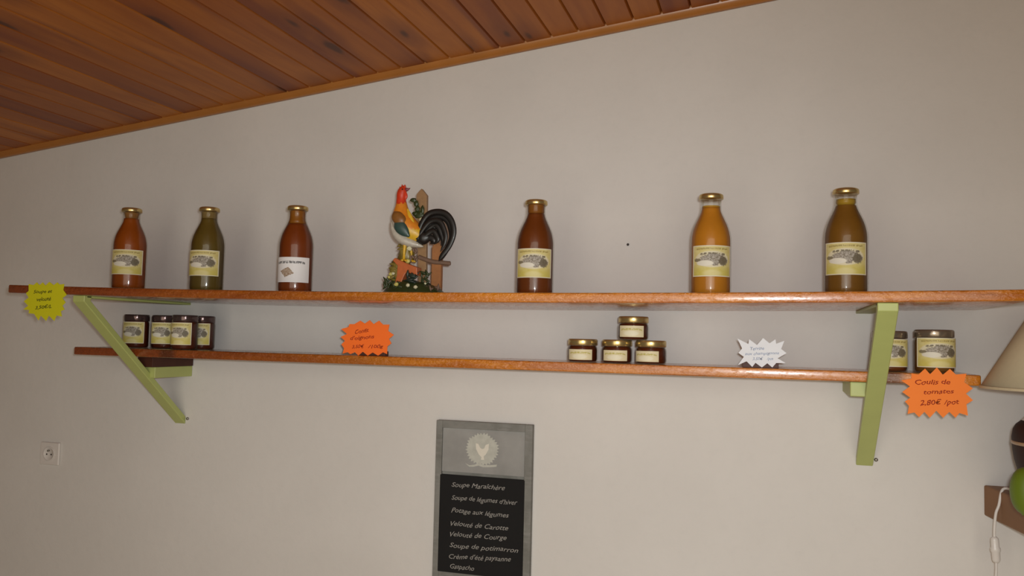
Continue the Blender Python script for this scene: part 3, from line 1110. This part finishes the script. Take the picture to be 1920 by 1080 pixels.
def leafy(name, px, py, w, h, d, mat, n, seed):
    """a clump of small pointed leaves as one mesh"""
    rr = random.Random(seed)
    bm = bmesh.new()
    for _ in range(n):
        ax, az = rr.uniform(-1, 1), rr.uniform(-1, 1)
        c = rq(px + ax * w, py + az * h, d + rr.uniform(-0.006, 0.006) - 0.010 * abs(ax))
        ang = rr.uniform(0, math.pi)
        L, B = rr.uniform(4.5, 7.5) * K, rr.uniform(2.2, 3.4) * K
        r = bmesh.ops.create_icosphere(bm, subdivisions=2, radius=1.0)
        for q in r['verts']:
            x, y, z = q.co
            t = L * x * (1.0 + 0.35 * abs(x))
            b = B * z * (1 - 0.35 * abs(x))
            q.co = Vector((c.x + t * math.cos(ang) - b * math.sin(ang), c.y + B * 0.7 * y, max(0.0005, c.z + t * math.sin(ang) + b * math.cos(ang))))
    me = bpy.data.meshes.new(name)
    bm.to_mesh(me)
    bm.free()
    return link(name, me, mat, ro, True)


leafy('leaf_clump', 731, 530, 12, 12, 0.026, PGRN, 16, 1)
leafy('leaf_clump', 738, 505, 7, 16, 0.022, POLI, 10, 2)
leafy('leaf_clump', 780, 522, 12, 8, 0.040, PTEA2, 14, 3)
leafy('leaf_clump', 800, 522, 7, 14, 0.014, PGRN, 12, 4)
leafy('leaf_clump', 756, 536, 12, 6, 0.042, PGRN, 9, 5)
leafy('leaf_clump', 772, 470, 9, 14, 0.006, PGRY, 10, 6)
leafy('leaf_clump', 750, 466, 7, 14, 0.012, POLI, 8, 7)
leafy('leaf_clump', 822, 541, 12, 3, 0.030, PGRY, 8, 8)
tr = [(745, 482), (755, 487), (772, 494), (792, 501), (793, 517), (790, 515), (776, 512), (768, 513), (763, 523), (760, 531), (747, 531), (750, 516), (751, 498), (740, 487)]
bevel(link('terracotta_trough', prism_me('terracotta_trough', [(rq(a, b).x, rq(a, b).z) for a, b in tr], -0.034, -0.004), PTER, ro), 0.0015, 2)
# fence
pk = [(786, 555), (774, 372), (774, 352), (784, 341), (796, 355), (796.5, 390), (800, 555)]
bevel(link('fence_picket', prism_me('fence_picket', [(rq(a, b).x, rq(a, b).z) for a, b in pk], 0.004, 0.016), PWOOD, ro), 0.0012, 2)
pk = [(811, 556), (811, 458), (820, 446), (831, 456), (831.5, 556)]
bevel(link('fence_picket', prism_me('fence_picket', [(rq(a, b).x, rq(a, b).z) for a, b in pk], 0.003, 0.016), PWOOD2, ro), 0.0012, 2)
rl = smooth_path([rq(783, 478, -0.001), rq(797, 483, -0.001), rq(815, 488, 0.0), rq(832, 489.5, 0.0), rq(846, 491, 0.0), rq(852, 491, 0.0)], 4)
link('fence_rail', tube_me('fence_rail', rl, [4.3 * K * (0.6 if i == len(rl) - 1 else 1) for i in range(len(rl))], 10, 0.7), PGRY, ro, True)
# climbing vine with leaves and flowers
vn = smooth_path([rq(768, 363, 0.0), rq(775, 374, 0.0), rq(782, 390, 0.0), rq(787, 402, -0.001), rq(792, 416, -0.002)], 5)
vi = link('vine', tube_me('vine', vn, 1.8 * K, 8), PGRN, ro, True)
for a, b, r1, r2 in ((770, 365, 5, 3.5), (776, 372, 4, 5), (779, 383, 4, 5), (783, 395, 8, 5), (790, 385, 3, 6.5), (775, 392, 5, 3.5), (786, 393, 4, 5), (797, 409, 4, 4)):
    blob('leaf', a, b, r1 * 1.25, r2 * 1.25, 2.4, 0.003, PGRN, 0.35, 2.0, vi)
for a, b, r, d, mm in ((789, 405, 4.2, 0.006, PFLW), (735, 514, 4, 0.028, PFLY), (741, 513, 3.5, 0.030, PFLW), (732, 520, 3, 0.030, PFLY), (780, 537, 4, 0.050, PFLW), (796, 540.5, 4, 0.050, PFLW),
                       (754, 535, 4.5, 0.046, PFLY), (770, 463, 5, 0.018, PFLW), (767, 488, 5, 0.018, PFLY), (806, 532, 2.5, 0.02, PFLW)):
    blob('flower', a, b, r, r * 0.85, r * 0.6, d, mm, 0.45, 2.6)

# ------------------------------------------------------------------ ledge with lamp at the right edge
MLEDGE = plain('brown_ledge_wood', (0.25, 0.118, 0.045), 0.6, 0.28, 9, bump=0.1)
a = at(1844, 909, 0)
b = at(1844, 966, 0)
LZ, LT = a.z, a.z - b.z
LXW = a.x
sk = math.tan(math.radians(9.0))
LD = 0.52
pl_ = [(LXW, -0.0005), (LXW + LD * sk, -LD), (LXW + 0.85, -LD), (LXW + 0.85, -0.0005)]
v = [(x - LXW, y, -LT) for x, y in pl_] + [(x - LXW, y, 0) for x, y in pl_]
lo = link('wall_ledge', mesh('wall_ledge', v, [(3, 2, 1, 0), (4, 5, 6, 7), (0, 1, 5, 4), (1, 2, 6, 5), (2, 3, 7, 6), (3, 0, 4, 7)]), MLEDGE)
lo.location = (LXW, 0, LZ)
bevel(lo, 0.004, 3)
tag(lo, 'thick brown wooden ledge under the lamp at the right edge', 'ledge')

YLAMP = -0.27
sb = at(1840, 727, YLAMP)
sc_ = at(1920, 605, YLAMP)
AX = at(1992, 727, YLAMP).x
rb = AX - sb.x
rs = AX - sc_.x
hs = sc_.z - sb.z
rt = 0.040
zt = hs * (rb - rt) / (rb - rs)
MSHADE = plain('cream_lamp_fabric', (0.56, 0.47, 0.31), 0.85, 0.05, 120)
MDARKG = plain('dark_brown_glaze', (0.026, 0.0065, 0.0035), 0.65, 0.4, 30)
MBAND = plain('pale_band_glaze', (0.40, 0.26, 0.15), 0.3, 0.3, 30)
lamp = thing('table_lamp', 'table lamp with cream conical shade and dark base, cut by the right edge', 'lamp', (AX, YLAMP, LZ + 0.0004))
z0 = sb.z - LZ
v, f = [], []
n = 64
for r, z in ((rb, z0), (rt, z0 + zt), (rt - 0.002, z0 + zt), (rb - 0.002, z0 + 0.0005)):
    for k in range(n):
        v.append((r * math.cos(2 * math.pi * k / n), r * math.sin(2 * math.pi * k / n), z))
for i in range(4):
    for k in range(n):
        p, q = i * n + k, i * n + (k + 1) % n
        j = ((i + 1) % 4 - i) * n
        f.append((p, q, q + j, p + j))
sh = link('lamp_shade', mesh('lamp_shade', v, f), MSHADE, lamp, True)
for e in sh.data.polygons:
    e.use_smooth = e.index // n in (0, 2)
hem = [(rb + 0.0008, -0.001), (rb + 0.0012, 0.004), (rb - 0.003, 0.0045), (rb - 0.003, -0.001)]
hv, hf = [], []
for r, z in hem:
    for k in range(n):
        hv.append((r * math.cos(2 * math.pi * k / n), r * math.sin(2 * math.pi * k / n), z0 + z))
for i in range(4):
    for k in range(n):
        p, q = i * n + k, i * n + (k + 1) % n
        j = ((i + 1) % 4 - i) * n
        hf.append((p, q, q + j, p + j))
link('hem', mesh('hem', hv, hf), MSHADE, sh)
R9 = AX - at(1899, 830, YLAMP).x
zpx = lambda py: at(1905, py, YLAMP).z - LZ
bp = [(R9 * 0.70, 0.0), (R9 * 0.80, 0.006), (R9 * 0.90, zpx(880)), (R9 * 0.955, zpx(862)), (R9 * 0.985, zpx(845)), (R9, zpx(833)), (R9, zpx(820)), (R9 * 0.97, zpx(805)),
      (R9 * 0.91, zpx(796)), (R9 * 0.80, zpx(788)), (R9 * 0.5, zpx(780)), (R9 * 0.22, zpx(772)), (R9 * 0.15, zpx(760)), (R9 * 0.15, z0 + 0.03), (0.0, z0 + 0.03)]
link('lamp_base', lathe_me('lamp_base', bp, 48), MDARKG, lamp, True)
link('base_band', lathe_me('base_band', [(R9 * 0.99, zpx(834)), (R9 * 1.012, zpx(832)), (R9 * 1.012, zpx(828)), (R9 * 0.99, zpx(826))], 48), MBAND, lamp, True)
link('base_collar', lathe_me('base_collar', [(R9 * 0.72, zpx(790)), (R9 * 0.80, zpx(788)), (R9 * 0.74, zpx(781)), (R9 * 0.45, zpx(778))], 48), MPLAST, lamp, True)
link('lamp_socket', lathe_me('lamp_socket', [(0.014, z0 + 0.025), (0.016, z0 + 0.03), (0.016, z0 + 0.065), (0.012, z0 + 0.07)], 24), MPLAST, lamp, True)
# three spokes carry the shade on the socket
for k in range(3):
    a = 2 * math.pi * k / 3 + 0.4
    zz = z0 + zt * 0.45
    rr = rb + (rt - rb) * 0.45 - 0.003
    link('shade_spoke', tube_me('shade_spoke', [(0.010 * math.cos(a), 0.010 * math.sin(a), z0 + 0.06), (rr * math.cos(a), rr * math.sin(a), zz)], 0.0015, 8), MSTEEL, lamp, True)
# power cord over the side of the ledge, with its inline switch
def side(t):
    return Vector((LXW + t * sk, -t, LZ))


ye = -0.085
e0 = side(0.085)
L0 = Vector((AX, YLAMP, LZ + 0.0004))
cp = [Vector((AX - R9 * 0.74, YLAMP + 0.02, LZ + 0.006)), Vector((e0.x + 0.060, -0.150, LZ + 0.0045)), Vector((e0.x + 0.028, -0.110, LZ + 0.0060)), Vector((e0.x + 0.006, ye - 0.004, LZ + 0.0060)),
      at(1873, 947, ye - 0.006), at(1867.5, 962, ye - 0.006), at(1865, 984, ye - 0.006), at(1864.5, 1006, ye - 0.006), at(1867, 1030, ye - 0.006), at(1868, 1056, ye - 0.006), at(1867.5, 1080, ye - 0.006), at(1864, 1130, ye - 0.008)]
cpp = smooth_path([c - L0 for c in cp], 6)
cord = link('power_cord', tube_me('power_cord', cpp, 0.0030, 10), MPLAST, lamp, True)
sa, sb_ = at(1864.5, 1006, ye - 0.006) - L0, at(1868.5, 1055, ye - 0.006) - L0
spt = [sa.lerp(sb_, q) for q in (0, 0.06, 0.15, 0.40, 0.45, 0.55, 0.60, 0.88, 0.96, 1.0)]
link('inline_switch', tube_me('inline_switch', spt, [0.004, 0.0075, 0.0085, 0.0088, 0.0105, 0.0105, 0.0088, 0.0085, 0.007, 0.004], 16, 0.8), MPLAST, cord, True)

MLIME = plain('lime_green_glaze', (0.125, 0.185, 0.009), 0.5, 0.25, 14)
yg = -0.37
gc = at(1927, 904, yg)
gr = gc.x - at(1893, 904, yg).x
gh = gc.z - LZ
pr = []
zg = at(1920, 876, yg).z - LZ
for i in range(13):
    a = math.pi * i / 12
    pr.append((max(0.001, gr * math.sin(a) ** 0.8), zg * 0.5 * (1 - math.cos(a))))
pr[0] = (gr * 0.35, 0.0)
g = link('green_ornament', lathe_me('green_ornament', pr, 36), MLIME, None, True)
g.location = (gc.x, yg, LZ + 0.0004)
tag(g, 'rounded lime green ornament in front of the lamp base on the ledge', 'ornament')
